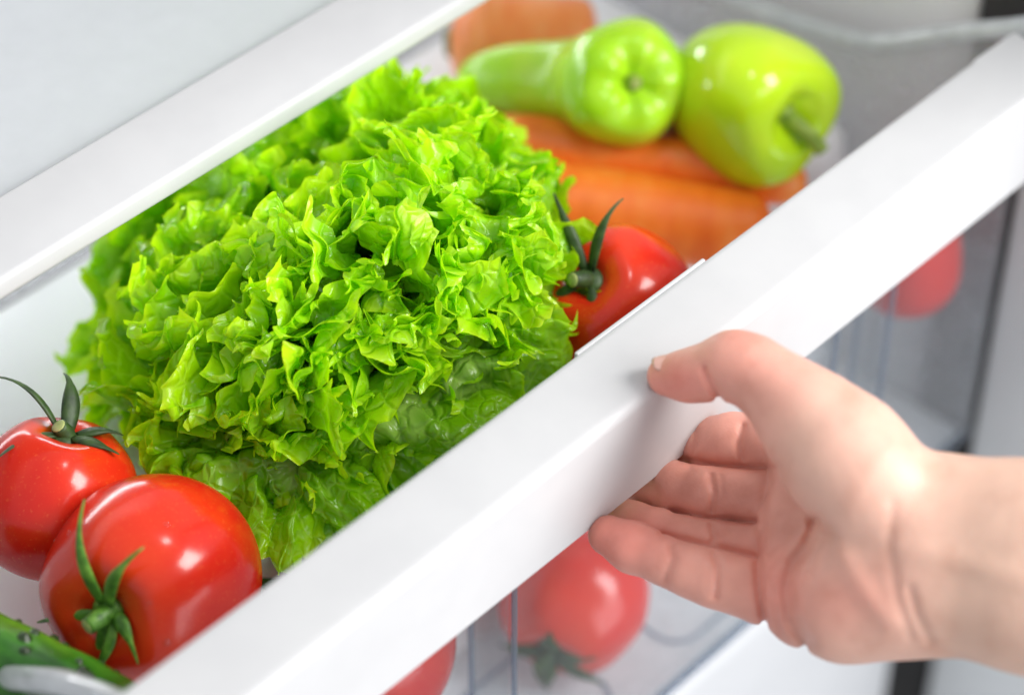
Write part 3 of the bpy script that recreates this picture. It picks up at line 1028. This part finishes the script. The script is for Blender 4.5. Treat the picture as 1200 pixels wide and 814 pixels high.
def hand_field():
    pinky = chain([J(930, 700, .955, 38), J(893, 692, .962, 37), J(862, 683, .966, 34), J(835, 675, .968, 34), J(808, 666, .970, 31), J(780, 655, .974, 29), J(742, 641, .980, 29), J(713, 627, .985, 24)])
    ring = chain([J(930, 655, .974, 36), J(893, 649, .981, 35), J(862, 645, .986, 33), J(834, 642, .988, 34), J(800, 634, .993, 31), J(770, 627, .998, 30), J(740, 616, 1.005, 28), J(720, 604, 1.009, 22)])
    middle = chain([J(935, 592, .984, 37), J(893, 586, .992, 35), J(862, 583, .998, 34), J(832, 581, 1.002, 35), J(795, 573, 1.010, 32), J(765, 566, 1.018, 30), J(742, 556, 1.025, 28), J(728, 548, 1.029, 23)])
    index = chain([J(950, 530, .990, 40), J(905, 523, 1.000, 37), J(875, 520, 1.006, 33), J(858, 519, 1.009, 34), J(828, 521, 1.018, 31), J(805, 522, 1.026, 30), J(785, 520, 1.034, 27), J(770, 516, 1.038, 22)])
    fingers = smin(smin(smin(pinky, ring, .0005), middle, .0005), index, .0005)
    # palm: distal pads, hypothenar, heel
    palm = chain([J(950, 560, .985, 45), J(944, 620, .970, 46), J(943, 680, .958, 46), J(945, 710, .952, 40)], .008)
    hyp = chain([J(950, 700, .950, 56), J(985, 712, .938, 56), J(1030, 712, .930, 48)], .008)
    back = chain([J(972, 560, .990, 66), J(970, 650, .978, 68), J(1040, 650, .950, 70), J(1100, 650, .938, 60)], .015)
    heel = chain([J(1030, 640, .935, 50), J(1080, 655, .928, 55)], .01)
    wrist = smin(chain([J(1050, 600, .932, 74), J(1110, 612, .926, 72), J(1200, 618, .914, 73), J(1330, 628, .897, 82)], .012),
                 chain([J(1030, 690, .935, 66), J(1100, 692, .925, 66), J(1200, 708, .910, 72), J(1330, 740, .893, 86)], .012), .022)
    palm = smin(smin(palm, hyp, .010), smin(back, heel, .012), .014)
    palm = smin(palm, wrist, .018)
    # thumb with thenar mound
    thumb = chain([J(782, 440, .966, 24), J(808, 440, .961, 28), J(835, 435, .956, 31), J(860, 427, .951, 37), J(884, 436, .947, 39), J(915, 459, .942, 43), J(945, 488, .938, 54)], .006)
    thenar = chain([J(945, 488, .938, 54), J(985, 530, .932, 68), J(1020, 570, .926, 66), J(1070, 600, .922, 56)], .012)
    th = smin(thumb, thenar, .008)
    d = smin(fingers, palm, .0022)
    d = smin(d, th, .0045)
    # creases: grooves following lines on the palm side
    inv = -1.0 / Z
    PX = 600 + FPX * X * inv; PY_ = 407 - FPX * Y * inv
    depth = -Z
    def groove(pts, amp, w, dmin=.80, dmax=1.2, soft=0):
        best = None
        for (a0, b0), (a1, b1) in zip(pts[:-1], pts[1:]):
            ex, ey = a1 - a0, b1 - b0
            h = np.clip(((PX - a0) * ex + (PY_ - b0) * ey) / (ex * ex + ey * ey), 0, 1)
            e = (PX - a0 - h * ex) ** 2 + (PY_ - b0 - h * ey) ** 2
            best = e if best is None else np.minimum(best, e)
        return (amp * np.exp(-best / (w * w)) * ss(dmax + .014, dmax - .004, depth)).astype(np.float32)
    gmax = np.maximum
    G = groove([(836, 648), (841, 665), (838, 698)], .0020, 4.5, .93, .985)
    G = gmax(G, groove([(828, 650), (831, 672), (829, 694)], .0006, 3.0, .93, .985))
    G = gmax(G, groove([(786, 634), (788, 655), (780, 678)], .0013, 4.5, .93, .985))
    G = gmax(G, groove([(834, 616), (838, 628), (836, 636)], .0020, 4.5, .95, 1.0))
    G = gmax(G, groove([(833, 558), (837, 577), (834, 598)], .0018, 4.5, .95, 1.01))
    G = gmax(G, groove([(844, 558), (846, 577), (842, 598)], .0008, 3.5, .95, 1.01))
    G = gmax(G, groove([(769, 572), (771, 578), (769, 586)], .0005, 4, .95, 1.03))
    G = gmax(G, groove([(871, 500), (866, 520), (871, 538)], .0018, 4.5, .95, 1.02))
    G = gmax(G, groove([(815, 505), (812, 530), (808, 545)], .0009, 4, .95, 1.05))
    # clefts between neighbouring fingers
    G = gmax(G, groove([(775, 627), (830, 639), (889, 653)], .0016, 4.5, .95, 1.0))
    G = gmax(G, groove([(790, 598), (830, 606), (897, 612)], .0011, 4.5, .95, 1.02))
    G = gmax(G, groove([(800, 537), (840, 543), (908, 548)], .0015, 4.5, .95, 1.03))
    # finger roots
    G = gmax(G, groove([(902, 553), (897, 585), (895, 614)], .0016, 6, .93, 1.0))
    G = gmax(G, groove([(896, 614), (890, 640), (888, 660)], .0014, 6, .93, 1.0))
    G = gmax(G, groove([(888, 660), (889, 690), (896, 728)], .0024, 5, .92, .985))
    # palm lines
    G = gmax(G, groove([(955, 612), (945, 640), (930, 660), (922, 690), (926, 725), (945, 752)], .0028, 9, .88, .975))
    G = gmax(G, groove([(968, 625), (955, 650), (947, 672)], .0014, 6, .88, .965))
    G = gmax(G, groove([(903, 648), (925, 628), (948, 618)], .0012, 8, .90, .985))
    G = gmax(G, groove([(906, 690), (909, 715), (914, 738)], .0010, 5, .90, .975))
    # wrist creases
    G = gmax(G, groove([(1046, 590), (1042, 640), (1052, 700), (1068, 745)], .0006, 7, .82, .945))
    G = gmax(G, groove([(1066, 690), (1074, 720), (1090, 750)], .0009, 6, .82, .94))
    # thumb joint fold
    G = gmax(G, groove([(826, 432), (832, 448), (842, 466)], .0022, 5, .90, .985))
    G = gmax(G, groove([(790, 458), (798, 452), (803, 450)], .0004, 5, .90, .985))
    # faint tendons at the wrist, raised
    G -= groove([(1050, 640), (1120, 655), (1230, 690)], .0007, 16, .82, .94)
    G -= groove([(980, 640), (1010, 690), (1040, 730)], .0010, 14, .82, .96)
    return d + G

D = hand_field()
Vl, Fq = surface_nets(D.astype(np.float32), lo, HS)
# light smoothing
for _ in range(1):
    acc = np.zeros_like(Vl); cnt = np.zeros(len(Vl))
    for a in range(4):
        np.add.at(acc, Fq[:, a], Vl[Fq[:, (a + 1) % 4]]); np.add.at(cnt, Fq[:, a], 1)
    Vl = Vl * .5 + (acc / np.maximum(cnt, 1)[:, None]) * .5
Vw = CAM + Vl[:, :1] * RT + Vl[:, 1:2] * UP - Vl[:, 2:3] * FW
hand_o = at(1100, 650, .93)
person = empty("person", tuple(hand_o), "bare right hand gripping the white rail, thumb on top, fingers curled beneath", "person")
hand = link_mesh("hand", Vw, Fq[:, ::-1], M_SKIN, person, origin=hand_o)
# skin tone: pinker finger tips and palm pads, paler wrist
px = 600 + FPX * Vl[:, 0] / -Vl[:, 2]; py = 407 - FPX * Vl[:, 1] / -Vl[:, 2]
def blob(cx, cy, sx, sy):
    return np.exp(-((px - cx) / sx) ** 2 - ((py - cy) / sy) ** 2)
pink = np.clip(.55 * ss(1010, 880, px) + .5 * blob(725, 630, 60, 40) + .5 * blob(1000, 700, 60, 45) + .5 * blob(790, 448, 45, 25) + .35 * blob(910, 690, 30, 50) - .35 * blob(960, 520, 60, 60), 0, 1)[:, None]
base = np.array([.74, .45, .355]); rosy = np.array([.74, .27, .215]); pale = np.array([.72, .50, .385])
arm = ss(1040, 1150, px)[:, None]
colr = base * (1 - pink) + rosy * pink
colr = colr * (1 - arm * .6) + pale * arm * .6
colr = np.concatenate([colr, np.ones((len(colr), 1))], 1).astype(np.float32)
a = hand.data.attributes.new("flush", 'FLOAT_COLOR', 'POINT')
a.data.foreach_set("color", colr.ravel())
# thumbnail on the upper side of the thumb
nn_ = camvec(-.10, .86, .50)
nm = frame_from(nn_, camvec(-1, -.02, -.25), at(790, 440, .9645) + nn_ / np.linalg.norm(nn_) * .0079)
g = np.linspace(-1, 1, 13)
V = []
for a_ in g:
    for b_ in g:
        da, db = a_ * math.sqrt(1 - .42 * b_ * b_), b_ * math.sqrt(1 - .42 * a_ * a_)
        V.append((da * .0082, db * .0062, .0007 - .0034 * db * db - .0016 * da * da))
F = [(i * 13 + j, (i + 1) * 13 + j, (i + 1) * 13 + j + 1, i * 13 + j + 1) for i in range(12) for j in range(12)]
nail = link_mesh("thumbnail", [tuple(nm @ Vector(v)) for v in V], F, M_NAIL, person, origin=np.array(nm.translation))
sm = nail.modifiers.new("thickness", 'SOLIDIFY'); sm.thickness = .0005

# seat the water drops on the near tomato's skin
bpy.context.view_layer.update()
fruit = [c for c in t1.children if c.name.startswith("fruit")][0]
for d in t1.children:
    if d.name.startswith("water_drop"):
        nrm = Vector(d["_dir"])
        ok, loc, nn, _ = fruit.ray_cast(nrm * .1, -nrm)
        if ok:
            d.matrix_local = frame_from(nn, (.3, .8, .2), loc)
        del d["_dir"]
